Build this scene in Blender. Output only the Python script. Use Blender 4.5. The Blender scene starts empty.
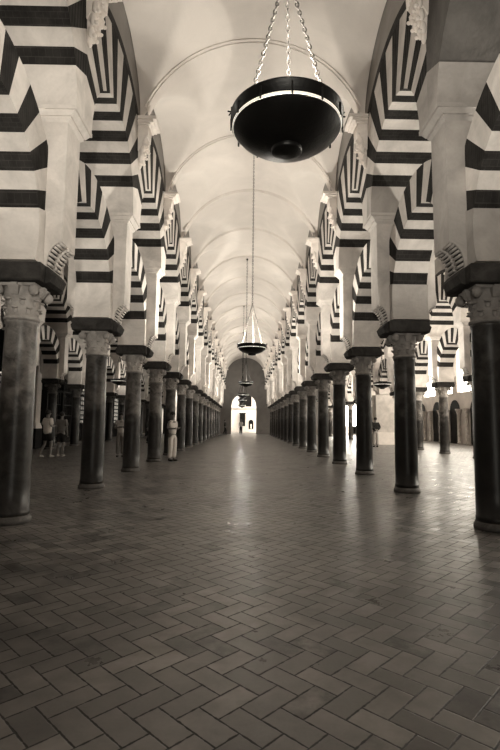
import bpy, math, random
from mathutils import Vector, Matrix
PI = math.pi
R = math.radians
random.seed(4)
scene = bpy.context.scene
col = scene.collection

# ------------------------------------------------------------------ camera
F_PX, PITCH, YAW, ROLL, CAMX, EYE = 479.8, 0.1011, 0.0114, 0.0105, -0.1016, 1.35
def view_ray(u, v):                      # u right, v down, in pixels from the picture centre
    c, s = math.cos(ROLL), math.sin(ROLL); u, v = u*c + v*s, -u*s + v*c
    x, y, z = u/F_PX, 1.0, -v/F_PX
    c, s = math.cos(PITCH), math.sin(PITCH); y, z = y*c - z*s, y*s + z*c
    c, s = math.cos(YAW), math.sin(YAW); x, y = x*c + y*s, -x*s + y*c
    return Vector((x, y, z))
fw = view_ray(0, 0)
rt = (view_ray(1, 0) - fw).normalized()
up = (view_ray(0, -1) - fw).normalized()
fw.normalize()
cd = bpy.data.cameras.new('camera'); cam = bpy.data.objects.new('camera', cd); col.objects.link(cam)
cam.matrix_world = Matrix(((rt.x, up.x, -fw.x, CAMX), (rt.y, up.y, -fw.y, 0), (rt.z, up.z, -fw.z, EYE), (0, 0, 0, 1)))
cd.sensor_width = 36; cd.lens = 36*F_PX/750; cd.clip_end = 300; cd.clip_start = 0.05
scene.camera = cam

# ------------------------------------------------------------------ world, light, exposure
w = bpy.data.worlds.new('world'); scene.world = w; w.use_nodes = True
w.node_tree.nodes['Background'].inputs[0].default_value = (1, .9, .75, 1)
w.node_tree.nodes['Background'].inputs[1].default_value = 0.01
scene.view_settings.view_transform = 'Standard'; scene.view_settings.look = 'None'
scene.view_settings.gamma = 1; scene.view_settings.use_curve_mapping = False
scene.view_settings.exposure = 0.15
WARM = (1, .945, .83)
BOWL_W = 980.0          # watts in each hanging bowl
WIN_E = 15.0             # glow of the right hand windows, added to brighten the aisle
def area(name, loc, rot, sx, sy, power, color=WARM):
    l = bpy.data.lights.new(name, 'AREA'); l.shape = 'RECTANGLE'; l.size = sx; l.size_y = sy
    l.energy = power; l.color = color
    o = bpy.data.objects.new(name, l); col.objects.link(o); o.location = loc; o.rotation_euler = rot
    return o

# ------------------------------------------------------------------ materials
def new_mat(name):
    m = bpy.data.materials.new(name); m.use_nodes = True
    nt = m.node_tree; b = nt.nodes['Principled BSDF']
    return m, nt, b
class NT:
    def __init__(s, nt): s.nt = nt
    def n(s, t, **k):
        x = s.nt.nodes.new(t)
        for a, v in k.items(): setattr(x, a, v)
        return x
    def l(s, a, b): s.nt.links.new(a, b)
    def setin(s, sock, v):
        if hasattr(v, 'is_linked') or isinstance(v, bpy.types.NodeSocket): s.l(v, sock)
        else: sock.default_value = v
    def m(s, op, a, b=0.0, c=0.0):
        x = s.n('ShaderNodeMath', operation=op)
        s.setin(x.inputs[0], a); s.setin(x.inputs[1], b)
        if op in ('MULTIPLY_ADD', 'COMPARE'): s.setin(x.inputs[2], c)
        return x.outputs[0]
    def mix(s, f, a, b, blend='MIX'):
        x = s.n('ShaderNodeMix', data_type='RGBA', blend_type=blend)
        s.setin(x.inputs[0], f); s.setin(x.inputs[6], a); s.setin(x.inputs[7], b)
        return x.outputs[2]
    def noise(s, vec, scale, detail=4, rough=.55, dist=0):
        x = s.n('ShaderNodeTexNoise'); s.l(vec, x.inputs['Vector'])
        x.inputs['Scale'].default_value = scale; x.inputs['Detail'].default_value = detail
        x.inputs['Roughness'].default_value = rough; x.inputs['Distortion'].default_value = dist
        return x.outputs[0]
    def ramp(s, f, p0, p1, v0=0., v1=1.):
        x = s.n('ShaderNodeMapRange'); s.setin(x.inputs[0], f)
        for i, v in zip((1, 2, 3, 4), (p0, p1, v0, v1)): x.inputs[i].default_value = v
        return x.outputs[0]
    def bump(s, b, h, strength=.3, dist=.01):
        x = s.n('ShaderNodeBump'); s.l(h, x.inputs['Height'])
        x.inputs['Strength'].default_value = strength; x.inputs['Distance'].default_value = dist
        s.l(x.outputs[0], b.inputs['Normal'])
def sep(v, a=1.0): return (v*1.03*a, v*.95*a, v*.885*a, 1)      # a warm grey of value v
def mottled(name, v0, v1, scale=3, fine=40, rough=.8, bump=.25, spec=.3, objcol=False, bands=None, dist=0.6, metallic=0, dark_foot=False):
    m, nt, b = new_mat(name); t = NT(nt)
    g = t.n('ShaderNodeNewGeometry').outputs['Position'] if not objcol else t.n('ShaderNodeTexCoord').outputs['Object']
    if objcol:
        oi = t.n('ShaderNodeObjectInfo')
        va = t.n('ShaderNodeVectorMath', operation='ADD'); t.l(g, va.inputs[0])
        cb = t.n('ShaderNodeCombineXYZ'); rr = t.m('MULTIPLY', oi.outputs['Random'], 37.0)
        for i in range(3): t.l(rr, cb.inputs[i])
        t.l(cb.outputs[0], va.inputs[1]); g = va.outputs[0]
    n1 = t.ramp(t.noise(g, scale, 5, .6, dist), .32, .68)
    n2 = t.noise(g, fine, 3)
    f = t.m('ADD', t.m('MULTIPLY', n1, .7), t.m('MULTIPLY', n2, .3))
    c = t.mix(f, sep(v0), sep(v1))
    if bands:                                           # fine joint lines, e.g. thin bricks in the dark voussoirs
        wv = t.n('ShaderNodeTexBrick'); t.l(g, wv.inputs['Vector'])
        wv.inputs['Scale'].default_value = bands; wv.inputs['Mortar Size'].default_value = .012
        wv.inputs['Color1'].default_value = (1, 1, 1, 1); wv.inputs['Color2'].default_value = (.8, .8, .8, 1)
        wv.inputs['Mortar'].default_value = (1.6, 1.6, 1.6, 1)
        c = t.mix(1., c, wv.outputs[0], 'MULTIPLY')
    if objcol: c = t.mix(1., c, oi.outputs['Color'], 'MULTIPLY')
    if dark_foot:                                            # lower shaft darker, with an uneven upper edge
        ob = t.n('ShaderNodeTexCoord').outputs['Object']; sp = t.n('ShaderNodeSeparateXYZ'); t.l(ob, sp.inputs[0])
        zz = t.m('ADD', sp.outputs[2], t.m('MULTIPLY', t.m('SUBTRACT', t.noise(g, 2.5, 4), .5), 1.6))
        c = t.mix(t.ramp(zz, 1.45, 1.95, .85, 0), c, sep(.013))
    t.l(c, b.inputs['Base Color'])
    b.inputs['Roughness'].default_value = rough; b.inputs['Specular IOR Level'].default_value = spec
    b.inputs['Metallic'].default_value = metallic
    t.bump(b, t.m('ADD', n2, n1), bump, .01)
    return m
M = {}
M['vault'] = mottled('vault_plaster', .60, .74, .8, 30, .9, .05)
M['plaster'] = mottled('light_plaster', .42, .72, 1.8, 22, .85, .35, objcol=True)
M['voussoir_light'] = mottled('light_voussoir', .38, .62, 2.2, 26, .85, .3)
M['voussoir_dark'] = mottled('dark_brick_voussoir', .012, .036, 3, 40, .9, .3, .06, bands=5)
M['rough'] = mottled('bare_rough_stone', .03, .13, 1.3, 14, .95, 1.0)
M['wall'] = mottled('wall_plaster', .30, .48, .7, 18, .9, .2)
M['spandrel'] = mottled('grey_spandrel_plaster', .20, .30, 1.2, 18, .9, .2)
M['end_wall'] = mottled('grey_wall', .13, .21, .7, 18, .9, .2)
M['white'] = mottled('white_stone', .70, .88, 3, 40, .8, .3)
M['capital'] = mottled('carved_stone', .20, .46, 5, 40, .8, .5, objcol=True)
M['shaft'] = mottled('polished_marble', .010, .15, 5.0, 45, .36, .12, .28, objcol=True, dist=.5, dark_foot=True)
M['impost'] = mottled('dark_impost_stone', .018, .06, 5, 30, .9, .7, .12)
M['base'] = mottled('worn_base_stone', .04, .14, 5, 40, .6, .5)
M['black'] = mottled('black_iron', .003, .008, 6, 60, .38, .15, .3)
M['chain_dark'] = mottled('blackened_chain', .003, .006, 6, 60, .9, .1, .05)  # far lamp chains, colour darkened so they read as silhouettes by the bulbs
M['wood'] = mottled('dark_timber', .004, .014, 3, 40, .8, .3, .12)
M['metal'] = mottled('worn_metal', .10, .24, 10, 60, .45, .1, .5, metallic=.3)
M['skin'] = mottled('skin', .19, .25, 6, 60, .6, .05)
M['cloth_white'] = mottled('white_cloth', .62, .72, 8, 80, .9, .2)
M['cloth_light'] = mottled('light_cloth', .38, .46, 8, 80, .9, .2)
M['cloth_grey'] = mottled('grey_cloth', .16, .22, 8, 80, .9, .2)
M['cloth_dark'] = mottled('dark_cloth', .012, .03, 8, 80, .9, .2)
M['hair'] = mottled('dark_hair', .01, .03, 20, 90, .6, .3)
def emit(name, c, s):
    m, nt, b = new_mat(name)
    b.inputs['Base Color'].default_value = c; b.inputs['Emission Color'].default_value = c; b.inputs['Emission Strength'].default_value = s
    return m
M['day'] = emit('daylit_pane', (1, .93, .8, 1), WIN_E)
M['day_strong'] = emit('bright_daylit_pane', (1, .95, .85, 1), 30)
M['day_dim'] = emit('dim_daylit_pane', (1, .93, .8, 1), .5)
M['opal'] = emit('lit_opal_glass', (1, .93, .8, 1), .55)

def floor_material():
    m, nt, b = new_mat('herringbone_brick_floor'); t = NT(nt)
    geo = t.n('ShaderNodeNewGeometry').outputs['Position']
    mp = t.n('ShaderNodeMapping'); t.l(geo, mp.inputs[0]); mp.inputs['Rotation'].default_value[2] = R(45)
    mp.inputs['Location'].default_value = (.06, .03, 0)
    sc = 1/.138
    for i in range(3): mp.inputs['Scale'].default_value[i] = sc
    sp = t.n('ShaderNodeSeparateXYZ'); t.l(mp.outputs[0], sp.inputs[0])
    u, v = sp.outputs[0], sp.outputs[1]
    i, j = t.m('FLOOR', u), t.m('FLOOR', v)
    fu, fv = t.m('SUBTRACT', u, i), t.m('SUBTRACT', v, j)
    k = t.m('FLOORED_MODULO', t.m('SUBTRACT', i, j), 4.0)
    is1 = t.m('COMPARE', k, 1.0, .1); is2 = t.m('COMPARE', k, 2.0, .1); is3 = t.m('COMPARE', k, 3.0, .1)
    vert = t.m('ADD', is2, is3); hor = t.m('SUBTRACT', 1.0, vert)
    a = t.m('ADD', t.m('MULTIPLY', hor, t.m('ADD', fu, is1)), t.m('MULTIPLY', vert, t.m('ADD', fv, is2)))
    bb = t.m('ADD', t.m('MULTIPLY', hor, fv), t.m('MULTIPLY', vert, fu))
    d = t.m('MINIMUM', t.m('MINIMUM', a, t.m('SUBTRACT', 2.0, a)), t.m('MINIMUM', bb, t.m('SUBTRACT', 1.0, bb)))
    wob = t.m('MULTIPLY', t.m('SUBTRACT', t.noise(geo, 25, 3), .5), .09)
    d2 = t.m('ADD', d, wob)
    joint = t.ramp(d2, .018, .05)                 # 0 in the joint, 1 on the brick
    idv = t.n('ShaderNodeCombineXYZ')
    t.l(t.m('SUBTRACT', i, is1), idv.inputs[0]); t.l(t.m('SUBTRACT', j, is2), idv.inputs[1]); t.l(vert, idv.inputs[2])
    wn = t.n('ShaderNodeTexWhiteNoise', noise_dimensions='3D'); t.l(idv.outputs[0], wn.inputs[0])
    rnd = wn.outputs[0]
    # the rare darker, worn bricks
    darkb = t.ramp(wn.outputs[1] if False else t.m('FRACT', t.m('MULTIPLY', rnd, 7.31)), .84, .92)
    n1 = t.noise(geo, .8, 6, .65); n2 = t.noise(geo, 5, 5, .65); n3 = t.noise(geo, 60, 2)
    stain_shade = t.ramp(n1, .40, .68)
    base = t.mix(t.m('MULTIPLY', rnd, 1.0), sep(.07), sep(.24))
    base = t.mix(t.ramp(n2, .40, .85, 0, .7), base, sep(.07))
    base = t.mix(t.m('MULTIPLY', darkb, t.ramp(n2, .3, .6)), base, sep(.02))
    base = t.mix(t.m('MULTIPLY', stain_shade, .8), base, sep(.022))
    base = t.mix(t.m('MULTIPLY', n3, .25), base, sep(.20))
    c = t.mix(joint, sep(.005), base)
    t.l(c, b.inputs['Base Color'])
    ro = t.m('ADD', t.m('MULTIPLY', n2, .22), t.m('MULTIPLY', rnd, .12))
    ro = t.m('ADD', ro, .18)
    ro = t.m('ADD', ro, t.m('MULTIPLY', t.m('SUBTRACT', 1.0, joint), .3))
    t.l(ro, b.inputs['Roughness']); b.inputs['Specular IOR Level'].default_value = .5
    tilt = t.m('MULTIPLY', rnd, .25)
    h = t.m('ADD', t.m('ADD', joint, tilt), t.m('MULTIPLY', n2, .5))
    t.bump(b, h, .35, .006)
    return m
M['floor'] = floor_material()

# ------------------------------------------------------------------ mesh helpers
class MB:
    def __init__(s): s.v = []; s.f = []; s.mi = []; s.sm = []
    def add(s, vs, fs, mi=0, smooth=False):
        o = len(s.v); s.v += [tuple(p) for p in vs]
        for f in fs: s.f.append([o + i for i in f]); s.mi.append(mi); s.sm.append(smooth)
    def box(s, x0, x1, y0, y1, z0, z1, mi=0, M4=None):
        vs = [Vector((x, y, z)) for z in (z0, z1) for y in (y0, y1) for x in (x0, x1)]
        if M4: vs = [M4 @ p for p in vs]
        s.add(vs, [(0, 2, 3, 1), (4, 5, 7, 6), (0, 1, 5, 4), (2, 6, 7, 3), (0, 4, 6, 2), (1, 3, 7, 5)], mi)
    def frustum(s, x0, y0, z0, x1, y1, z1, mi=0):           # half sizes below and above
        vs = [(-x0, -y0, z0), (x0, -y0, z0), (x0, y0, z0), (-x0, y0, z0), (-x1, -y1, z1), (x1, -y1, z1), (x1, y1, z1), (-x1, y1, z1)]
        s.add(vs, [(0, 3, 2, 1), (4, 5, 6, 7), (0, 1, 5, 4), (1, 2, 6, 5), (2, 3, 7, 6), (3, 0, 4, 7)], mi)
    def lathe(s, prof, n=24, mi=0, smooth=True, c=(0, 0, 0), M4=None, cap=True):
        vs = []
        for r, z in prof:
            for k in range(n):
                a = 2*PI*k/n; p = Vector((c[0] + r*math.cos(a), c[1] + r*math.sin(a), c[2] + z))
                vs.append(M4 @ p if M4 else p)
        fs = []
        for i in range(len(prof) - 1):
            for k in range(n):
                k2 = (k + 1) % n
                fs.append((i*n + k, i*n + k2, (i + 1)*n + k2, (i + 1)*n + k))
        if cap: fs.append(tuple(reversed(range(n)))); fs.append(tuple((len(prof) - 1)*n + k for k in range(n)))
        s.add(vs, fs, mi, smooth)
    def ball(s, c, rx, ry, rz, n=10, m=6, mi=0, M4=None):
        vs = [];
        for i in range(m + 1):
            th = PI*i/m
            for k in range(n):
                a = 2*PI*k/n
                p = Vector((rx*math.sin(th)*math.cos(a), ry*math.sin(th)*math.sin(a), -rz*math.cos(th)))
                if M4: p = M4 @ p
                vs.append(p + Vector(c))
        fs = [(i*n + k, i*n + (k + 1) % n, (i + 1)*n + (k + 1) % n, (i + 1)*n + k) for i in range(m) for k in range(n)]
        s.add(vs, fs, mi, True)
    def tube(s, a, b, r, n=8, mi=0, r2=None):
        a, b = Vector(a), Vector(b); d = b - a; L = d.length
        q = d.to_track_quat('Z', 'Y').to_matrix().to_4x4(); q.translation = a
        s.lathe([(r, 0), (r if r2 is None else r2, L)], n, mi, True, M4=q)
    def prism_y(s, prof, y0, y1, mi=0):                     # closed xz profile pulled along y
        n = len(prof)
        vs = [(x, y0, z) for x, z in prof] + [(x, y1, z) for x, z in prof]
        s.add(vs, [tuple(range(n)), tuple(reversed(range(n, 2*n)))] + [(i, i + n, (i + 1) % n + n, (i + 1) % n) for i in range(n)], mi)
    def build(s, name, mats, parent=None, loc=(0, 0, 0), recalc=False):
        me = bpy.data.meshes.new(name); me.from_pydata(s.v, [], s.f)
        for m in (mats if isinstance(mats, (list, tuple)) else [mats]): me.materials.append(M[m] if isinstance(m, str) else m)
        me.polygons.foreach_set('material_index', s.mi); me.polygons.foreach_set('use_smooth', s.sm)
        me.update()
        if recalc:
            import bmesh
            bm = bmesh.new(); bm.from_mesh(me); bmesh.ops.recalc_face_normals(bm, faces=bm.faces); bm.to_mesh(me); bm.free()
        o = bpy.data.objects.new(name, me); col.objects.link(o); o.location = loc
        if parent: o.parent = parent
        return o
def tag(o, label=None, cat=None, group=None, kind=None):
    if label: o['label'] = label
    if cat: o['category'] = cat
    if group: o['group'] = group
    if kind: o['kind'] = kind
    return o
def empty(name, loc=(0, 0, 0), rz=0):
    o = bpy.data.objects.new(name, None); col.objects.link(o); o.location = loc; o.rotation_euler.z = rz
    o.empty_display_size = .2
    return o
kids = {}
def children(o): return [c for c in col.objects if c.parent == o] if o.name not in kids else kids[o.name]
def copy_tree(o, parent=None):
    c = o.copy(); col.objects.link(c)
    if parent is not None: c.parent = parent
    for ch in children(o): copy_tree(ch, c)
    return c
def structure(o): o['kind'] = 'structure'; return o
ORD = ['first', 'second', 'third', 'fourth', 'fifth', 'sixth', 'seventh', 'eighth', 'ninth', 'tenth', 'eleventh', 'twelfth',
       'thirteenth', 'fourteenth', 'fifteenth', 'sixteenth', 'seventeenth', 'eighteenth', 'nineteenth']

# ------------------------------------------------------------------ the plan
S, W = 3.4509, 3.236                 # bay length, half the distance between the two nave rows
HB = S/2
def y0(x): return 6.57 - .03*x       # first column of the row standing at x
ENDY = 6.57 + 16*S + .32
Z_SP = 7.98
def vault_main(x): return 7.30 + math.sqrt(max(0, 2.55**2 - x*x))
def vault_side(x, t): return 7.95 + 1.32*math.sqrt(max(0, 1 - t*t)) + .16*(2.5 - abs(x))

# floor
f = MB(); f.add([(-16.6, -7, 0), (16.6, -7, 0), (16.6, ENDY + 14, 0), (-16.6, ENDY + 14, 0)], [(0, 1, 2, 3)])
structure(f.build('floor', 'floor'))

# ceiling of one nave; the aisles share its mesh
NB0, NB1 = -4, 16
cv = MB(); NX, NYB = 56, 36
rows = (NB1 - NB0)*NYB
vs = []
for jy in range(rows + 1):
    b_ = jy/NYB + NB0
    t = (b_ - math.floor(b_))*2 - 1 if jy % NYB else -1
    for ix in range(NX + 1):
        x = -2.485 + 4.97*ix/NX
        z = max(vault_main(x), vault_side(x, t))
        vs.append((x, y0(x) + b_*S, z))
fs = [(jy*(NX + 1) + ix, (jy + 1)*(NX + 1) + ix, (jy + 1)*(NX + 1) + ix + 1, jy*(NX + 1) + ix + 1) for jy in range(rows) for ix in range(NX)]
cv.add(vs, fs, 0, True)
ceil = structure(cv.build('ceiling', 'vault'))
rb = MB()                             # flat transverse bands under the vault, at every bracket
for b_ in range(NB0 + 1, NB1):
    xs = [-2.36 + 4.72*i/48 for i in range(49)]
    for (dy0, dy1, dz) in ((-.19, .19, .018), (-.11, .11, .034)):
        vs = []
        for x in xs:
            nx, nz = x/2.55, math.sqrt(1 - (x/2.55)**2)
            for dy in (dy0, dy1):
                for k in (0, 1):
                    rr = 2.56 if k == 0 else 2.55 - dz
                    vs.append((nx*rr, y0(x) + b_*S + dy, 7.30 + nz*rr))
        fs = []
        for i in range(48):
            o = i*4; p = o + 4
            fs += [(o + 1, p + 1, p + 3, o + 3), (o, p, p + 1, o + 1), (o + 2, o + 3, p + 3, p + 2)]
        rb.add(vs, fs, 0, False)
ribs = structure(rb.build('ceiling_ribs', 'vault'))
for k in (-2, -1, 1, 2):
    for o in (ceil, ribs):
        c = o.copy(); col.objects.link(c); c.location = (k*2*W, -.03*k*2*W, 0)

# walls above the arcades
R_UP, ZC_UP = 2.65, 5.76
NS = 24
def spandrel(mb, ks):
    for k in ks:
        for i in range(NS):
            ya, yb = -HB + S*i/NS, -HB + S*(i + 1)/NS
            za, zb = (ZC_UP + math.sqrt(R_UP**2 - y*y) for y in (ya, yb))
            o = k*S
            vs = [(x, o + y, z) for x in (-.736, .736) for (y, z) in ((ya, za), (yb, zb), (yb, 9.95), (ya, 9.95))]
            mb.add(vs, [(0, 3, 2, 1), (4, 5, 6, 7), (0, 1, 5, 4)])
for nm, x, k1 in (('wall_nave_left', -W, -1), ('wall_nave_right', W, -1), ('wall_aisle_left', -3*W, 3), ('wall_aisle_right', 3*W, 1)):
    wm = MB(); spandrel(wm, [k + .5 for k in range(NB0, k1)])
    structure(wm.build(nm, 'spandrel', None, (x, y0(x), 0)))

# generic wall along an axis with arched or square holes (a, b, z low, z high, arched)
def wall_strips(name, mat, length0, length1, ztop, thick, holes, place, zbot=0):
    cuts = {length0, length1}
    for a, b, lo, hi, arch in holes:
        n = 20 if arch else 1
        for i in range(n + 1): cuts.add(a + (b - a)*i/n)
    cuts = sorted(c for c in cuts if length0 <= c <= length1)
    mb = MB()
    def top(h, u):
        a, b, lo, hi, arch = h
        if not arch: return hi
        c, r = (a + b)/2, (b - a)/2
        return hi - r + math.sqrt(max(0, r*r - (u - c)**2))
    def slab(u0, u1, za, zb, zc, zd):           # bottom za..zb, top zc..zd
        vs = [place(u, d, z) for d in (0, thick) for (u, z) in ((u0, za), (u1, zb), (u1, zd), (u0, zc))]
        mb.add(vs, [(0, 1, 2, 3), (7, 6, 5, 4), (0, 4, 5, 1), (3, 2, 6, 7), (0, 3, 7, 4), (1, 5, 6, 2)])
    for u0, u1 in zip(cuts, cuts[1:]):
        if u1 - u0 < 1e-5: continue
        mid = (u0 + u1)/2
        hs = sorted([h for h in holes if h[0] < mid < h[1]], key=lambda h: h[2])
        zb0 = zb1 = zbot
        for h in hs:
            if h[2] > zb0 + 1e-4: slab(u0, u1, zb0, zb1, h[2], h[2])
            zb0, zb1 = top(h, u0), top(h, u1)
        slab(u0, u1, zb0, zb1, ztop, ztop)
    return structure(mb.build(name, mat, recalc=True))

# ------------------------------------------------------------------ column
def make_column():
    r = empty('stone_column')
    b = MB(); b.lathe([(.262, 0), (.262, .06), (.245, .075), (.245, .10)], 32)
    b.build('base', 'base', r)
    s_ = MB(); s_.lathe([(.236, .10), (.236, .165), (.229, .17), (.227, .5), (.224, 1.2), (.214, 2.2), (.208, 2.68), (.222, 2.70), (.222, 2.73), (.21, 2.745)], 36)
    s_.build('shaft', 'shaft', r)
    c = MB()
    c.lathe([(.205, 2.74), (.234, 2.75), (.238, 2.775), (.226, 2.795), (.212, 2.805), (.212, 2.92), (.222, 3.02), (.246, 3.09), (.250, 3.21)], 32)
    for rowz, rad, off, sz in ((2.885, .214, 0, .038), (3.005, .222, .5, .042)):
        for k in range(8):
            a = 2*PI*(k + off)/8
            rot = Matrix.Rotation(a, 3, 'Z')
            c.ball((math.cos(a)*(rad + .002), math.sin(a)*(rad + .002), rowz - .03), .010, sz*.9, .04, 8, 6, M4=rot)      # leaf
            c.ball((math.cos(a)*(rad + .026), math.sin(a)*(rad + .026), rowz + .012), .036, sz*1.1, .017, 10, 6, M4=rot)  # curled tip
    for k in range(4):
        a = PI/4 + k*PI/2; d = Vector((math.cos(a), math.sin(a), 0))
        rot = Matrix.Rotation(a, 3, 'Z')
        c.ball(d*.345 + Vector((0, 0, 3.135)), .078, .064, .078, 16, 10, M4=rot)                                          # corner volute
        Q = Matrix.Rotation(k*PI/2, 4, 'Z')
        vs = [Q @ Vector((x, y, z)) for (x, y, z) in ((.2, -.045, 3.07), (.262, -.045, 3.07), (.262, .045, 3.07), (.2, .045, 3.07),
                                                      (.2, -.072, 3.19), (.325, -.072, 3.19), (.325, .072, 3.19), (.2, .072, 3.19))]
        c.add(vs, [(0, 3, 2, 1), (4, 5, 6, 7), (0, 1, 5, 4), (1, 2, 6, 5), (2, 3, 7, 6), (3, 0, 4, 7)])
        c.box(.2, .31, -.04, .04, 3.19, 3.225, 0, Q)
    c.frustum(.25, .25, 3.195, .27, .27, 3.23)
    c.build('capital', 'capital', r)
    i = MB()
    i.frustum(.385, .38, 3.23, .40, .40, 3.25); i.frustum(.40, .40, 3.25, .40, .43, 3.465)
    for sx in (-1, 1):
        i.prism_y([(sx*.40, 3.23), (sx*.46, 3.25), (sx*.50, 3.36), (sx*.43, 3.455), (sx*.40, 3.465)], -.25, .25)
    i.build('impost_block', 'impost', r, recalc=True)
    return r
# ------------------------------------------------------------------ pilaster above the column
def make_pier():
    r = empty('arcade_pilaster')
    curve = [(.40 + .20*(1 - math.cos(t)), 3.47 + .34*math.sin(t)) for t in [PI/2*i/10 for i in range(11)]]
    prof = [(-.40, 3.47)] + [(.40, 3.47)] + curve[1:] + [(.60, 5.60), (-.60, 5.60)] + [(-x, z) for x, z in reversed(curve[1:])]
    s_ = MB(); s_.prism_y(prof, -.25, .25)
    s_.build('pilaster_shaft', 'plaster', r, recalc=True)
    for sx in (-1, 1):
        m = MB()
        pts = [(.40 + .20*(1 - math.cos(t)), 3.47 + .34*math.sin(t)) for t in [PI/2*(i + .8)/7.8 for i in range(7)]]
        for (x, z) in pts:
            m.tube((sx*(x + .018), -.245, z - .012), (sx*(x + .018), -.03, z - .008), .020, 10)
            m.tube((sx*(x + .018), .03, z - .012), (sx*(x + .018), .245, z - .008), .020, 10)
            m.tube((sx*(x + .02), -.026, z - .012), (sx*(x + .02), .026, z - .012), .031, 8)
        for t in range(12):                                                 # dark strip behind the rolls paints in the shade of their gaps
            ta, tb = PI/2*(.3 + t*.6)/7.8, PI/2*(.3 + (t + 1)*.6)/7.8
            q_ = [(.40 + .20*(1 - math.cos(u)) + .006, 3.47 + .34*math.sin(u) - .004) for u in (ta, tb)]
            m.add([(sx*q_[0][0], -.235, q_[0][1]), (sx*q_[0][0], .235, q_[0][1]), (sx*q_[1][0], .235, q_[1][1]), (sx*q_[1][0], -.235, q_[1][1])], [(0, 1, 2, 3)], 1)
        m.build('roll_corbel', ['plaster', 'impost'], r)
    c = MB()
    c.frustum(.60, .25, 5.56, .64, .285, 5.60); c.frustum(.64, .285, 5.60, .64, .285, 5.63)
    c.frustum(.66, .30, 5.63, .72, .33, 5.70); c.frustum(.745, .345, 5.70, .745, .345, 5.76)
    c.build('cap_moulding', 'plaster', r)
    return r
# ------------------------------------------------------------------ arches
def ring(mb, r0, r1, a0, a1, n, xh, zc, ycut, mats=(0, 1), sub=4):
    for k in range(n):
        for q in range(sub):
            aa, ab = a0 + (a1 - a0)*(k + q/sub)/n, a0 + (a1 - a0)*(k + (q + 1)/sub)/n
            pts = []
            for a in (aa, ab):
                re = min(r1, ycut/max(1e-6, abs(math.cos(a))))
                pts.append(((r0*math.cos(a), zc + r0*math.sin(a)), (re*math.cos(a), zc + re*math.sin(a))))
            (i0, o0), (i1, o1) = pts
            vs = [(x, y, z) for x in (-xh, xh) for (y, z) in (i0, o0, o1, i1)]
            fs = [(0, 3, 2, 1), (4, 5, 6, 7), (0, 4, 7, 3), (1, 2, 6, 5)]
            if k == 0 and q == 0: fs.append((0, 1, 5, 4))
            if k == n - 1 and q == sub - 1: fs.append((3, 7, 6, 2))
            mb.add(vs, fs, mats[k % 2])
def springer(mb, r0, a0, a1, xh, zc, ycut, zb, side, n=8):
    vs = []
    for i in range(n + 1):
        f_ = i/n; a = a0 + (a1 - a0)*f_
        zt = zc + ycut*math.tan(a1)
        zo = zb + (zt - zb)*f_
        yi, zi = r0*math.cos(a), zc + r0*math.sin(a)
        if i == 0: zi = zb
        for x in (-xh, xh): vs += [(x, side*yi, zi), (x, side*ycut, zo)]
    fs = []
    for i in range(n):
        o, p = i*4, i*4 + 4
        fs += [(o, o + 1, p + 1, p), (o + 2, p + 2, p + 3, o + 3), (o, p, p + 2, o + 2), (o + 1, o + 3, p + 3, p + 1)]
    fs += [(0, 2, 3, 1), (n*4, n*4 + 1, n*4 + 3, n*4 + 2)]
    mb.add(vs, fs)
def make_lower():
    r = empty('lower_arch')
    m = MB(); ring(m, 1.31, 1.96, R(14), R(166), 15, .345, 3.88, HB - .252)
    m.build('voussoirs', ['voussoir_dark', 'voussoir_light'], r, recalc=False)
    for s_ in (-1, 1):
        m = MB(); springer(m, 1.285, -math.asin(.41/1.285), R(14), .362, 3.88, HB - .252, 3.47, s_)
        m.build('springer', 'plaster', r, recalc=True)
    return r
def make_upper(rough=False):
    r = empty('upper_arch')
    m = MB(); ring(m, 1.40, R_UP, R(22), R(158), 15, .735, ZC_UP, HB - .001)
    m.build('voussoirs', ['rough', 'rough'] if rough else ['voussoir_dark', 'voussoir_light'], r)
    for s_ in (-1, 1):
        m = MB(); springer(m, 1.388, 0, R(22), .738, ZC_UP, HB - .001, ZC_UP, s_)
        m.build('springer', 'plaster', r, recalc=True)
    m = MB(); n = 24
    for (ra, rc, xo) in ((R_UP - .03, R_UP + .07, .006), (R_UP + .03, R_UP + .12, .012)):
        vs = []
        a0 = math.acos((HB - .16)/R_UP)
        for i in range(n + 1):
            a = a0 + (PI - 2*a0)*i/n
            for sx in (-1, 1):
                for rr in (ra, rc):
                    vs += [(sx*.73, rr*math.cos(a), ZC_UP + rr*math.sin(a)), (sx*(.736 + xo), rr*math.cos(a), ZC_UP + rr*math.sin(a))]
        fs = []
        for i in range(n):
            o, p = i*8, i*8 + 8
            for q in (0, 4): fs += [(o + q + 1, p + q + 1, p + q + 3, o + q + 3), (o + q, p + q, p + q + 1, o + q + 1), (o + q + 2, o + q + 3, p + q + 3, p + q + 2)]
        m.add(vs, fs)
    m.build('extrados_moulding', 'impost', r, recalc=True)
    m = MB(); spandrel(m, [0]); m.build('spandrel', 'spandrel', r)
    return r
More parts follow.
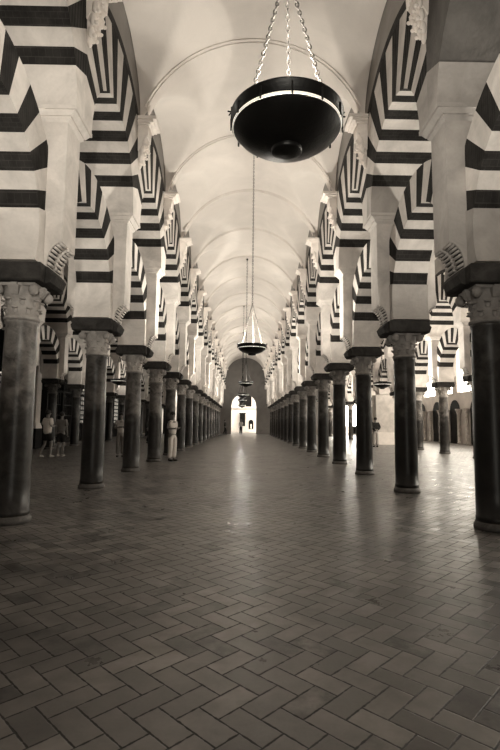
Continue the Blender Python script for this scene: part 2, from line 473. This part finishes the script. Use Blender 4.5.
def make_bracket():                    # faces +x, origin on the wall face at the bottom of the leaves
    r = empty('wall_bracket')
    m = MB()
    m.frustum(.01, .13, .30, .20, .17, .62)
    for v in range(len(m.v)): m.v[v] = (max(0, m.v[v][0]), m.v[v][1], m.v[v][2])
    m.box(0, .20, -.17, .17, .62, .88)
    for k in range(5):                                                    # upright flutes
        y = -.14 + .07*k; m.tube((.20, y, .60), (.215, y, .88), .024, 8)
    for z, x, h in ((.86, .27, .04), (.90, .34, .05), (.95, .41, .07)): m.box(0, x, -.17 - (x - .2)*.5, .17 + (x - .2)*.5, z, z + h)
    m.build('cornice_block', 'white', r)
    m = MB(); rnd = random.Random(2)
    for k in range(7):                                                    # long stems running down from the flutes
        y = -.15 + .05*k; e = abs(k - 3)/3
        m.tube((.02, y*.55, .12 + .16*e), (.19, y, .64), .022, 8, r2=.028)
    for z, n, wd, pr in ((.46, 4, .15, .17), (.30, 3, .11, .12), (.14, 2, .06, .07)):
        for k in range(n):
            y = wd*(2*k/(n - 1) - 1)
            m.ball((pr*.8, y, z), .05, .034, .10, 8, 6)
            m.ball((pr*.8 + .05, y*1.05, z - .06), .038, .026, .03, 8, 6)
    m.ball((.03, 0, .02), .04, .035, .09, 8, 6)
    m.frustum(.005, .03, -.02, .12, .13, .5)
    m.v[-8:] = [(max(0, x), y, z) for x, y, z in m.v[-8:]]
    m.build('acanthus_leaves', 'white', r)
    return r

proto = {'column': make_column(), 'pier': make_pier(), 'lower': make_lower(), 'upper': make_upper(), 'rough': make_upper(True), 'bracket': make_bracket()}
for o in list(proto.values()): kids[o.name] = [c for c in col.objects if c.parent == o]
used = set()
def place(kind, loc, rz=0):
    p = proto[kind]
    if kind in used: o = copy_tree(p)
    else: used.add(kind); o = p
    o.location = loc; o.rotation_euler.z = rz
    return o
pending = []
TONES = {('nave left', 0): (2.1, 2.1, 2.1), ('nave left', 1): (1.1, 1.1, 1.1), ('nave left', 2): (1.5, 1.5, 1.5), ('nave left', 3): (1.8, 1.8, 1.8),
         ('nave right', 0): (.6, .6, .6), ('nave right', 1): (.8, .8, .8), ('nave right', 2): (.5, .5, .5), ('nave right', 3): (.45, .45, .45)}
def ordw(k): return ORD[k]
rowname = {'nave left': 'left nave row', 'nave right': 'right nave row', 'aisle left': 'far left aisle row', 'aisle right': 'far right aisle row'}
desc = {('nave left', 0): 'mottled grey marble column', ('nave right', 0): 'near-black marble column',
        ('nave left', 1): 'dark veined marble column', ('nave right', 1): 'dark marble column'}
def stain_shade(row, k):                    # dims right row plaster in colour to stand in for weaker light
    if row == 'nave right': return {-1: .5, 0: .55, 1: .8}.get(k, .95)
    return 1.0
def shade(o, v):
    for ch in (kids[o.name] if o.name in kids else [c for c in col.objects if c.parent == o]): ch.color = (v, v, v, 1)
def arcade(row, x, ks, skip_col=(), bays=None, brackets=(1,), proto_first=False):
    yy = y0(x)
    first = [k for k in ks if k >= 0][0]
    for k in ks:
        pos = (x, yy + k*S, 0)
        nth = 'nearest, outside the frame,' if k < 0 else ordw(k - max(0, first)) + ' from the front'
        if k not in skip_col:
            c = place('column', pos)
            d_ = desc.get((row, k), 'polished stone column with carved capital')
            tag(c, f'{d_}, {nth} in {rowname[row]}', 'column', f'columns of the {rowname[row]}')
            rn = random.Random(hash((row, k)) if False else k*7 + len(row))
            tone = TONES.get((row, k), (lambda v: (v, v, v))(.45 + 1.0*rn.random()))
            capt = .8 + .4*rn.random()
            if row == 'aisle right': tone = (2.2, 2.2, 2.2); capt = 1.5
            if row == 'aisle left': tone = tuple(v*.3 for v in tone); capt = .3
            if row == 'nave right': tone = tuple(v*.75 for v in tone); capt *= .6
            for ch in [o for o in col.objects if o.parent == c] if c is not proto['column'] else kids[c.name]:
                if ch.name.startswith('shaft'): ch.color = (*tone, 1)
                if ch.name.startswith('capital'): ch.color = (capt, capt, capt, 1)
        p = place('pier', pos)
        shade(p, stain_shade(row, k))
        tag(p, f'pale pilaster on roll corbels, {nth} in {rowname[row]}', 'pilaster', f'pilasters of the {rowname[row]}')
        for sx in brackets:
            b = place('bracket', (x + sx*.738, yy + k*S, 6.98), 0 if sx > 0 else PI)
            tag(b, f'white carved leaf bracket under the vault, {nth} in {rowname[row]}', 'bracket', f'brackets of the {rowname[row]}')
    for k in (bays if bays is not None else ks):
        pos = (x, yy + (k + .5)*S, 0)
        n = k - max(0, first)
        nm = 'in front of first column' if n < 0 else f'just behind {ordw(n)} column'
        l = place('lower', pos); shade(l, stain_shade(row, k))
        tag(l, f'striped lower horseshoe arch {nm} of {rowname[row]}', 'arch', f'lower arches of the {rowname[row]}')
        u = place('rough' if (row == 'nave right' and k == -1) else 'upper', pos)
        shade(u, stain_shade(row, k))
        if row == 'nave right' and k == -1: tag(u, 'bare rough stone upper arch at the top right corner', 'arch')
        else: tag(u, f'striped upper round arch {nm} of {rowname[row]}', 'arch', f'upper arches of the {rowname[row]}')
arcade('nave left', -W, range(-1, 16), brackets=(1,))
arcade('nave right', W, range(-1, 16), brackets=(-1,))
arcade('aisle right', 3*W, range(2, 16), skip_col=(8,), brackets=(-1,))
arcade('aisle left', -3*W, range(3, 16), brackets=(1,))

# ------------------------------------------------------------------ outer walls, end wall, chapel
XO = 16.3
wins = []  # glowing windows added in the right wall to light the aisle
for k in range(1, 16):
    yc = 6.1 + (k + .5)*S
    wins.append((yc - 1.3, yc + 1.3, 3.9, 8.4, True))
niches = [(6.1 + (k + .5)*S - .9, 6.1 + (k + .5)*S + .9, 0, 3.1, True) for k in range(4, 16)]
wall_strips('wall_right', 'wall', -7, ENDY, 9.9, .5, wins, lambda u, d, z: (XO + d, u, z))
for i, (a, b, lo, hi, _) in enumerate(wins):
    r_ = structure(empty('window_%d' % (i + 1), (XO + .25, (a + b)/2, lo)))
    m = MB(); hw = (b - a)/2; h = hi - lo
    pts = [(-hw, 0), (hw, 0)] + [(hw*math.cos(t), h - hw + hw*math.sin(t)) for t in [PI*q/16 for q in range(17)]]
    m.add([(0, y, z) for y, z in pts], [tuple(range(len(pts)))])
    m.build('pane', 'day', r_)
    m = MB()
    for y in (-hw/3, hw/3): m.box(-.05, -.02, y - .02, y + .02, 0, h - .1)
    for z in (.9, 1.8, 2.7, 3.5): m.box(-.05, -.02, -hw, hw, z - .02, z + .02)
    m.build('window_frame', 'black', r_)
wall_strips('wall_left', 'wall', -7, ENDY, 9.9, -.5, [], lambda u, d, z: (-XO + d, u, z))
wall_strips('wall_back', 'wall', -XO, XO, 9.9, -.4, [(.2, 3.0, 0, 3.4, True)], lambda u, d, z: (u, -7 + d, z))
area('daylight_through_entrance_door', (1.6, -7.15, 1.8), (R(90), 0, 0), 2.6, 3.0, 170)  # unseen doorway light added to brighten the near arcades
def fill_spot(name, loc, target, power, cone):
    l = bpy.data.lights.new(name, 'SPOT'); l.energy = power; l.color = WARM; l.spot_size = R(cone); l.spot_blend = .8; l.shadow_soft_size = .15
    o = bpy.data.objects.new(name, l); col.objects.link(o); o.location = loc
    o.rotation_euler = (Vector(target) - Vector(loc)).to_track_quat('-Z', 'Y').to_euler()
fill_spot('floodlight_left', (1.2, -5.5, 2.0), (-3.1, 7.2, 4.6), 2700, 24)  # unseen spot added behind the camera to brighten the near left pilaster
fill_spot('floodlight_right', (-1.2, -5.5, 2.0), (3.0, 8.5, 5.0), 1300, 24)  # weaker unseen spot, added for the near right arcade
AW = 1.62
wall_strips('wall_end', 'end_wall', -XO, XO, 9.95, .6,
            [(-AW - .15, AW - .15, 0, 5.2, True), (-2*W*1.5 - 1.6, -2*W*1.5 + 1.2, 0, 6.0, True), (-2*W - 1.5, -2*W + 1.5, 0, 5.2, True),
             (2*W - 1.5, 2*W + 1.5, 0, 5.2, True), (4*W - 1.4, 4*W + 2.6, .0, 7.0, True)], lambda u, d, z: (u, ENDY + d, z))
wall_strips('wall_chapel', 'white', -XO, XO, 9.95, .3, [], lambda u, d, z: (u, ENDY + 12 + d, z))
m = MB(); m.box(-XO, XO, ENDY + .6, ENDY + 12.3, 9.9, 10.1); structure(m.build('ceiling_chapel', 'white'))
m = MB(); m.box(-XO, XO, ENDY + 11.8, ENDY + 12, 3.75, 3.95); m.box(-XO, XO, ENDY + 11.9, ENDY + 12, 3.55, 3.75); structure(m.build('trim_1', 'white'))
area('chapel_skylight', (0, ENDY + 7, 9.6), (0, 0, 0), 28, 6, 4500)  # area light added under the closed chapel ceiling to brighten the walls

# ------------------------------------------------------------------ hanging bowl lamps
def chain(mb, a, b, link, wire):
    a, b = Vector(a), Vector(b); d = b - a; L = d.length; n = max(2, round(L/(link*.78)))
    q = d.to_track_quat('Z', 'Y').to_matrix()
    for i in range(n):
        c = a + d*((i + .5)/n); rot = q @ Matrix.Rotation(PI/2*(i % 2), 3, 'Z')
        vs = []
        P, Q = 8, 5
        for k in range(P):
            t = 2*PI*k/P; cx, cz = math.cos(t)*link*.26, math.sin(t)*link*.5
            for j in range(Q):
                u = 2*PI*j/Q; rr = wire*math.cos(u)
                vs.append(rot @ Vector((cx + rr*math.cos(t), wire*math.sin(u), cz + rr*math.sin(t))) + c)
        mb.add(vs, [(k*Q + j, ((k + 1) % P)*Q + j, ((k + 1) % P)*Q + (j + 1) % Q, k*Q + (j + 1) % Q) for k in range(P) for j in range(Q)], 0, True)
def make_lamp(x, y, z, topz, label, a=.425, power=BOWL_W, group=None, fine=True):
    r = empty('hanging_bowl_lamp', (x, y, z)); tag(r, label, 'lamp', group)
    s_ = a/.425
    def P(l): return [(rr*s_, zz*s_) for rr, zz in l]
    m = MB(); m.lathe(P([(.03, -.215), (.10, -.21), (.20, -.185), (.30, -.145), (.37, -.095), (.405, -.055), (.41, -.05), (.40, -.05), (.365, -.085), (.295, -.135), (.2, -.175), (.03, -.205)]), 64, cap=False)
    m.lathe(P([(.0, -.255), (.06, -.252), (.11, -.240), (.118, -.225), (.118, -.205)]), 32, cap=False)
    m.build('bowl', 'black', r)
    m = MB(); m.lathe(P([(.406, -.046), (.416, -.043), (.418, -.034), (.412, -.030), (.400, -.034), (.400, -.044), (.406, -.046)]), 64, cap=False)
    m.build('glass_rim', 'opal', r)
    m = MB(); m.lathe(P([(.414, -.032), (.425, -.028), (.425, .045), (.431, .049), (.431, .06), (.42, .065), (.412, .06), (.412, -.032)]), 64, cap=False)
    for k in range(12):
        t = 2*PI*k/12; m.box(.424*s_, .434*s_, -.006, .006, -.06*s_, .03*s_, 0, Matrix.Rotation(t, 4, 'Z'))
    m.build('rim_band', 'black', r)
    apex = (.0, .02, 1.32*s_)
    for k, t in enumerate((R(-160), R(-18), R(80))):
        m = MB(); c0 = (.33*s_*math.cos(t), .33*s_*math.sin(t), .0)
        chain(m, c0, apex, .052*s_, .0055*s_)
        m.tube((c0[0], c0[1], 0), (c0[0]*1.25, c0[1]*1.25, .02*s_), .006, 6)
        m.build('chain', 'metal' if fine else 'chain_dark', r)
    m = MB()
    chain(m, apex, (0, .02, topz - z), .075 if fine else .11, .0075)
    m.lathe([(.04, 0), (.06, .03), (.02, .09)], 12, c=(0, .02, topz - z - .09))
    m.build('suspension_chain', 'metal' if fine else 'chain_dark', r)
    for t in (R(-178), R(2)):
        m = MB(); c = Vector((.425*math.cos(t), .425*math.sin(t), 0))*s_
        m.tube(c, c + Vector((0, 0, .12*s_)), .006*s_, 6)
        m.tube(c + Vector((-.03, 0, .085))*1.0, c + Vector((.03, 0, .075)), .006*s_, 6); m.tube(c + Vector((-.02, 0, .05)), c + Vector((.025, 0, .115)), .005*s_, 6)
        m.build('cross_finial', 'black', r)
    l = bpy.data.lights.new('bulb', 'POINT'); l.energy = power; l.color = WARM; l.shadow_soft_size = .10*s_
    o = bpy.data.objects.new('bulb', l); col.objects.link(o); o.parent = r; o.location = (0, 0, .03)
    return r
G = 'bowl lamps down the middle of the nave'
make_lamp(.20, 3.47, 3.645, 9.82, 'large black bowl lamp on three chains, nearest and biggest of all in the nave', power=BOWL_W*.32)
make_lamp(.11, 14, 3.60, 9.82, 'black bowl lamp hanging second from the front over the nave', group=G)
make_lamp(-.03, 24, 3.38, 9.82, 'black bowl lamp hanging third from the front over the nave', a=.36, group=G, fine=False)
make_lamp(-.20, 34, 3.40, 9.82, 'black bowl lamp hanging fourth from the front over the nave', group=G, fine=False)
make_lamp(-.27, 44, 3.50, 9.82, 'black bowl lamp hanging fifth from the front over the nave', group=G, fine=False)
make_lamp(-.35, 54, 3.37, 9.82, 'black bowl lamp hanging sixth, farthest before the end arch', group=G, fine=False)
make_lamp(6.55, 23.0, 3.33, 9.82, 'black bowl lamp in the right aisle between two nave columns', fine=False)
make_lamp(-6.75, 25.4, 3.55, 9.82, 'black bowl lamp in the left aisle beside the dark timber screen', fine=False, power=BOWL_W*.16)
make_lamp(-6.72, 36.0, 3.35, 9.82, 'black bowl lamp farther down the left aisle', fine=False, power=BOWL_W*.5)
make_lamp(6.55, 6.0, 3.5, 9.82, 'black bowl lamp in the right aisle, nearest to the camera', fine=False)  # unseen lamp, added as fill for the right aisle
make_lamp(-6.55, 6.0, 3.5, 9.82, 'black bowl lamp in the left aisle, nearest to the camera', fine=False, power=BOWL_W*.6)  # unseen lamp, added as fill for the left aisle
make_lamp(6.55, 42.0, 3.5, 9.82, 'black bowl lamp far down the right aisle', fine=False)  # extra lamp added to fill the far right aisle with light

# ------------------------------------------------------------------ left aisle: stone pier, timber screen
r = tag(empty('stone_pier', (-10.84, 24.6, 0)), 'pale moulded stone pier rising from a dark plinth beyond the left aisle', 'pier')
m = MB(); m.frustum(.36, .40, 0, .36, .40, .9); m.frustum(.37, .42, .9, .34, .38, 1.0); m.build('plinth', 'wood', r)
m = MB(); m.frustum(.34, .38, 1.0, .34, .38, 1.12); m.frustum(.33, .36, 1.12, .28, .30, 1.28); m.frustum(.26, .28, 1.28, .26, .28, 4.7); m.build('pier_shaft', 'plaster', r)
m = MB()
for a, b, z0, z1 in ((.30, .30, 4.7, 4.85), (.27, .30, 4.85, 5.1), (.33, .33, 5.1, 5.25), (.28, .33, 5.25, 5.6), (.36, .37, 5.6, 5.95)): m.frustum(a, a, z0, b, b, z1)
for k in range(4): m.ball((-.21 + .14*k, -.30, 5.45), .045, .04, .12, 8, 6)
m.build('carved_capital', 'white', r)

r = tag(empty('timber_screen', (-10.56, 29, 0)), 'tall dark timber and iron screen closing the left side aisle', 'screen')
m = MB(); m.box(-.12, .12, -3.7, 7.5, .0, 1.15); m.box(-.18, .18, -3.7, 7.5, 1.15, 1.25); m.build('dado', 'wood', r)
for k in range(6):
    y = -3.6 + 2.2*k
    if y > 7.5: y = 7.4
    m = MB(); m.box(-.13, .13, y - .13, y + .13, 1.25, 4.6); m.build('post', 'wood', r)
m = MB()
for z, h in ((3.0, .12), (4.45, .25)): m.box(-.1, .1, -3.7, 7.5, z, z + h)
m.box(-.2, .2, -3.7, 7.5, 4.7, 4.85)
m.build('rail', 'wood', r)
m = MB()
for i in range(44):
    y = -3.6 + .252*i
    m.tube((0, y, 1.25), (0, y, 4.45), .014, 5)
for z in (1.7, 2.3, 3.6): m.box(-.02, .02, -3.7, 7.5, z, z + .03)
m.build('grille', 'black', r)
m = MB()
m.box(-.25, .0, -3.7, 7.5, 4.85, 5.0)
for k in range(14): m.frustum(.05, .05, 5.0, .01, .01, 5.4); 
for i, v in enumerate(m.v[8:]): m.v[8 + i] = (v[0], v[1] - 3.5 + .8*(i//8), v[2])
m.build('cresting', 'wood', r)
m = MB(); m.box(.2, .5, -3.7, 7.5, 0, .18); tag(m.build('stone_step', 'base', None, (-10.56, 29, 0)), 'low stone step running along the foot of the timber screen', 'step')
# dark panelled stall behind the grille and the lattice windows beyond it
m = MB(); m.box(-.3, .3, -2.2, 2.2, 0, 3.0); m.box(-.5, .5, -2.3, 2.3, 3.0, 3.2); m.box(-.35, .35, -1.2, 1.2, 3.2, 3.9)
tag(m.build('choir_stall', 'wood', None, (-11.75, 30.5, 0)), 'dark panelled timber stall standing behind the iron grille', 'stall')
wall_strips('wall_choir', 'wood', 20, ENDY - 6, 7.5, -.3, [(24.0 + 3.2*k, 25.6 + 3.2*k, 1.3, 3.9, True) for k in range(8)], lambda u, d, z: (-12.6 + d, u, z))
for k in range(8):
    r_ = structure(empty('window_%d' % (30 + k), (-12.64, 24.8 + 3.2*k, 1.3)))
    m = MB(); pts = [(-.8, 0), (.8, 0)] + [(.8*math.cos(t), 1.8 + .8*math.sin(t)) for t in [PI*q/12 for q in range(13)]]
    m.add([(0, y, z) for y, z in pts], [tuple(range(len(pts)))]); m.build('pane', 'day_dim', r_)
    m = MB()
    for q in range(6): m.box(.01, .03, -.72 + .27*q, -.66 + .27*q, 0, 2.5)
    for q in range(7): m.box(.01, .03, -.8, .8, .18 + .36*q, .28 + .36*q)
    m.build('window_frame', 'wood', r_)

# shallow arched recesses with small corner columns along the right outer wall
for n_, k in enumerate(range(5, 15)):
    yc = 6.1 + (k + 1.0)*S
    r = tag(empty('wall_niche', (XO - .02, yc, 0)), f'dark arched recess in the right outer wall, {ORD[n_]} of its row', 'niche', 'recesses along the right outer wall')
    m = MB(); pts = [(-.85, 0), (.85, 0)] + [(.85*math.cos(t), 2.5 + .85*math.sin(t)) for t in [PI*q/14 for q in range(15)]]
    vs = [(x, y, z) for x in (-.04, 0) for y, z in pts]; n = len(pts)
    m.add(vs, [tuple(range(n)), tuple(reversed(range(n, 2*n)))] + [(i, i + n, (i + 1) % n + n, (i + 1) % n) for i in range(n)])
    m.build('recess', 'wood', r, recalc=True)
    for sy in (-1, 1):
        m = MB(); m.lathe([(.16, 0), (.16, .12), (.12, .15), (.12, 2.2), (.14, 2.22), (.14, 2.28), (.24, 2.55), (.26, 2.62)], 16, c=(-.2, sy*1.05, 0)); m.build('engaged_column', 'capital', r)
# ------------------------------------------------------------------ right aisle: masonry pier
r = tag(empty('masonry_pier', (9.75, y0(9.7) + 8*S, 0)), 'broad mottled masonry pier standing between the right aisle columns', 'pier')
m = MB(); m.frustum(.72, .55, 0, .72, .55, .85); m.build('pier_base', 'white', r)
m = MB(); m.frustum(.66, .5, .85, .66, .5, 3.45); m.build('pier_body', 'plaster', r)

# tall daylit window closing the vista of the outer right aisle
r_ = structure(empty('window_40', (4*W + .6, ENDY + 3, 0)))
m = MB(); m.box(-2.4, 2.4, 0, .05, 1.2, 6.8); m.build('pane', 'day_strong', r_)
m = MB(); m.box(-2.5, 2.5, -.1, .0, 1.1, 1.2)
for q in range(5): m.box(-2.4 + 1.2*q - .04, -2.4 + 1.2*q + .04, -.08, 0, 1.2, 6.8)
m.build('window_frame', 'white', r_)
# ------------------------------------------------------------------ things in the end chapel
EY = ENDY + 12
r = tag(empty('framed_painting', (.07, EY - .02, 4.0)), 'tall dark framed painting high on the bright wall beyond the end arch', 'painting')
m = MB(); m.box(-.85, .85, -.06, 0, 0, 2.5); m.build('canvas', 'wood', r)
m = MB()
for a in ((-.95, -.8, 0, 2.6), (.8, .95, 0, 2.6), (-.95, .95, -.1, .06), (-.95, .95, 2.45, 2.6)): m.box(a[0], a[1], -.12, 0, a[2], a[3])
m.build('frame', 'wood', r)
r = tag(empty('chapel_altar', (-.34, EY - .5, 0)), 'dark narrow altar cabinet against the bright chapel wall', 'altar')
m = MB(); m.box(-.55, .55, -.3, .45, 0, .95); m.build('table', 'cloth_white', r)
m = MB(); m.box(-.42, .42, 0, .4, .95, 2.85); m.box(-.5, .5, -.05, .42, 2.85, 3.0); m.build('panel', 'wood', r)
r = tag(empty('arched_niche', (.98, EY - .02, .5)), 'small round-headed dark niche right of the chapel altar', 'niche')
m = MB(); pts = [(-.36, 0), (.36, 0)] + [(.36*math.cos(t), 1.1 + .36*math.sin(t)) for t in [PI*q/12 for q in range(13)]]
m.prism_y(pts, -.05, 0); m.build('recess', 'wood', r)
m = MB(); m.lathe([(.1, 0), (.14, .05), (.07, .2), (.12, .5), (.05, .7)], 12, c=(0, -.2, .1)); m.build('figure', 'white', r)
m = MB(); m.box(-.4, .4, -.3, -.0, -.5, -.0); m.build('ledge', 'white', r)

# ------------------------------------------------------------------ people
def skin_mesh(name, pts, edges, mat, parent, sub=2, root=0):
    me = bpy.data.meshes.new(name); me.from_pydata([p[:3] for p in pts], edges, [])
    o = bpy.data.objects.new(name, me); col.objects.link(o)
    md = o.modifiers.new('skin', 'SKIN'); md.use_smooth_shade = True
    sv = me.skin_vertices
    if not sv:
        bpy.context.view_layer.objects.active = o
        bpy.ops.object.select_all(action='DESELECT'); o.select_set(True); bpy.ops.mesh.customdata_skin_add()
        sv = me.skin_vertices
    for i, p in enumerate(pts):
        rr = p[3] if len(p) > 3 else .05
        sv[0].data[i].radius = rr if isinstance(rr, tuple) else (rr, rr)
        sv[0].data[i].use_root = (i == root)
    sb = o.modifiers.new('sub', 'SUBSURF'); sb.levels = sub; sb.render_levels = sub
    dg = bpy.context.evaluated_depsgraph_get(); nm = bpy.data.meshes.new_from_object(o.evaluated_get(dg))
    o.modifiers.clear(); o.data = nm; nm.name = name
    nm.materials.clear(); nm.materials.append(M[mat])
    for p in nm.polygons: p.use_smooth = True
    o.parent = parent
    return o
def V(*a): return Vector(a)
def person(loc, rz, label, arms, legs, top, bottom, shoes='cloth_dark', bottom_len=1.0, sleeves=.45, hairlen=.0, scale=1.0, bag=False, loose=0.0, top_low=.0):
    r = empty('person', loc, rz); r.scale = (scale,)*3; tag(r, label, 'person')
    pel = V(0, 0, .95); wa = V(0, .01, 1.08); ch = V(0, 0, 1.28); nk = V(0, .01, 1.44); hb = V(0, -.005, 1.52)
    pts = []; ed = []
    def add(p, rad, link=None):
        pts.append((p.x, p.y, p.z, rad)); i = len(pts) - 1
        if link is not None: ed.append((link, i))
        return i
    ip = add(pel, (.135, .10)); iw = add(wa, (.115, .085), ip); ic = add(ch, (.14, .10), iw); iN = add(nk, .052, ic); ih = add(hb, .055, iN)
    i2 = add(V(0, -.01, 1.60), (.078, .092), ih); add(V(0, 0, 1.68), (.070, .082), i2)
    J = {}
    for s_, (el, wr) in zip((-1, 1), arms):
        sh = V(s_*.165, .0, 1.385); el, wr = V(*el), V(*wr)
        ish = add(sh, .050, ic); ie = add(el, .038, ish); iwr = add(wr, .026, ie)
        dr = (wr - el).normalized(); sd = dr.cross(V(0, 1, 0.3)).normalized()
        pm = add(wr + dr*.055, (.034, .02), iwr)
        J[s_] = (sh, el, wr, dr, sd)
    L = {}
    for s_, (kn, an) in zip((-1, 1), legs):
        hp = V(s_*.085, 0, .90); kn, an = V(*kn), V(*an)
        ihp = add(hp, .088, ip); ik = add(kn, .055, ihp); icf = add(kn.lerp(an, .35) + V(0, .02, 0), .05, ik); ia = add(an, .034, icf)
        add(an + V(0, -.10, -.045), (.036, .024), ia)
        L[s_] = (hp, kn, an)
    body = skin_mesh('body', pts, ed, 'skin', r)
    for s_ in (-1, 1):                                  # fingers and thumb, each its own bent chain
        sh, el, wr, dr, sd = J[s_]
        for q in range(5):
            if q < 4:
                b_ = wr + dr*.075 + sd*(.024*(1.5 - q)/1.5); ln = (.062, .072, .068, .052)[q]
                c_ = b_ + dr*ln*.5 + V(0, -.006, 0); e_ = c_ + dr*ln*.4 + V(0, -.014, -.004)
            else:
                b_ = wr + dr*.03 + sd*.022; c_ = b_ + sd*.028 + dr*.022; e_ = c_ + dr*.03
            skin_mesh('finger' if q < 4 else 'thumb', [(*b_, .0095), (*c_, .0085), (*e_, .0065)], [(0, 1), (1, 2)], 'skin', r, 1)
    # face
    m = MB(); m.ball((0, -.105, 1.605), .014, .02, .026, 8, 6); m.build('nose', 'skin', r)
    for s_ in (-1, 1):
        m = MB(); m.ball((s_*.03, -.092, 1.63), .012, .008, .008, 8, 6); m.build('eye', 'hair', r)
        m = MB(); m.ball((s_*.083, .0, 1.61), .012, .02, .032, 8, 6); m.build('ear', 'skin', r)
    m = MB(); m.ball((0, -.092, 1.568), .024, .008, .007, 8, 6); m.build('mouth', 'cloth_grey', r)
    m = MB(); m.ball((0, .018, 1.655), .094, .105, .095, 16, 10)
    if hairlen: m.ball((0, .075, 1.60 - hairlen*.4), .075, .045, .07 + hairlen*.5, 12, 8)
    m.build('hair', 'hair', r)
    # top
    g = .016 + loose
    pts = []; ed = []
    lo = V(0, 0, .90 + top_low)
    a = add(V(0, 0, lo.z), (.145 + g, .11 + g)); b_ = add(wa, (.118 + g, .09 + g), a); c_ = add(ch, (.143 + g, .105 + g), b_); d_ = add(V(0, .005, 1.405), (.075, .06), c_)
    for s_ in (-1, 1):
        sh, el, wr, dr, sd = J[s_]
        i = add(sh, .055 + g*.8, c_)
        if sleeves > 0:
            e1 = sh.lerp(el, min(1, sleeves*2)); i = add(e1, .045 + g, i)
            if sleeves > .5: add(el.lerp(wr, (sleeves - .5)*2*.9), .034 + g, i)
    skin_mesh('shirt', pts, ed, top, r)
    # trousers or shorts
    pts = []; ed = []
    a = add(V(0, 0, .99), (.14, .105)); b_ = add(V(0, 0, .93), (.146, .112), a)
    for s_ in (-1, 1):
        hp, kn, an = L[s_]
        i = add(hp + V(0, 0, -.03), .098 + g*.4, b_)
        if bottom_len < .6: add(hp.lerp(kn, bottom_len*1.6), .082 + g*.6, i)
        else: i = add(kn, .068 + g*.7, i); add(an + V(0, 0, .02), .058 + g*.9, i)
    skin_mesh('trousers' if bottom_len >= .6 else 'shorts', pts, ed, bottom, r, root=1)
    for s_ in (-1, 1):
        hp, kn, an = L[s_]
        m = MB(); m.ball((an.x, an.y - .055, .035), .046, .135, .036, 12, 8); m.ball((an.x, an.y, .055), .042, .05, .05, 10, 6); m.build('shoe', shoes, r)
    if bag:
        m = MB(); m.ball((0, .19, 1.22), .15, .10, .22, 14, 10); m.box(-.11, .11, .25, .30, 1.05, 1.2); m.build('backpack', 'cloth_dark', r)
        for s_ in (-1, 1): m = MB(); m.tube((s_*.10, -.11, 1.36), (s_*.12, .12, 1.40), .016, 6); m.tube((s_*.10, -.125, 1.36), (s_*.12, -.10, 1.12), .016, 6); m.build('strap', 'cloth_dark', r)
    return r
stand = [((-.09, -.01, .50), (-.10, .02, .08)), ((.09, -.01, .50), (.10, .02, .08))]
relaxed = [((-.22, .03, 1.12), (-.23, -.04, .88)), ((.22, .03, 1.12), (.23, -.04, .88))]
holding = [((-.22, .03, 1.14), (-.10, -.22, 1.14)), ((.22, .03, 1.14), (.06, -.27, 1.16))]
crossed = [((-.24, -.02, 1.14), (.02, -.19, 1.17)), ((.24, -.02, 1.14), (-.02, -.21, 1.20))]
stride = [((-.09, -.12, .50), (-.09, -.10, .08)), ((.09, .02, .50), (.10, .20, .09))]
behind = [((-.24, .05, 1.14), (-.06, .17, 1.02)), ((.24, .05, 1.14), (.06, .19, 1.0))]
person((-2.65, 17.32, 0), R(48), 'woman in white sleeveless top and loose white trousers beside the left nave columns', holding, stand, 'cloth_white', 'cloth_white', sleeves=0, loose=.012, scale=1.01, hairlen=0)
person((-7.62, 18.6, 0), R(150), 'person in long white shirt with dark shorts, left one of the pair by the screen', holding, stride, 'cloth_white', 'cloth_dark', bottom_len=.5, sleeves=.45, loose=.03, scale=1.03, top_low=-.12, shoes='cloth_light')
person((-7.28, 19.1, 0), R(175), 'person in grey t-shirt and knee-length shorts, right one of the pair', relaxed, stand, 'cloth_grey', 'cloth_dark', bottom_len=.58, sleeves=.4, loose=.02, scale=1.0, shoes='cloth_light')
person((-4.94, 19.06, 0), R(10), 'person with folded arms in pale top and grey trousers between columns', crossed, stand, 'cloth_light', 'cloth_grey', sleeves=.3, loose=.01, hairlen=.06)
person((-6.30, 31.6, 0), R(60), 'dark-clothed figure walking far down the left aisle', relaxed, stride, 'cloth_dark', 'cloth_dark', sleeves=1.0, loose=.02, scale=1.08)
person((7.99, 29.6, 0), R(185), 'person in black jacket and light trousers beside the masonry pier', behind, stand, 'cloth_dark', 'cloth_light', sleeves=1.0, loose=.03, bag=False, scale=1.05)
person((-.48, 60.5, 0), R(180), 'person in pale top and dark trousers under the end arch', relaxed, stand, 'cloth_light', 'cloth_dark', sleeves=.45, loose=.02, scale=1.08, hairlen=.05)
person((-2.42, 59.6, 0), R(90), 'person in dark clothes left of the end arch', relaxed, stride, 'cloth_dark', 'cloth_dark', sleeves=1.0, loose=.02, scale=1.05)
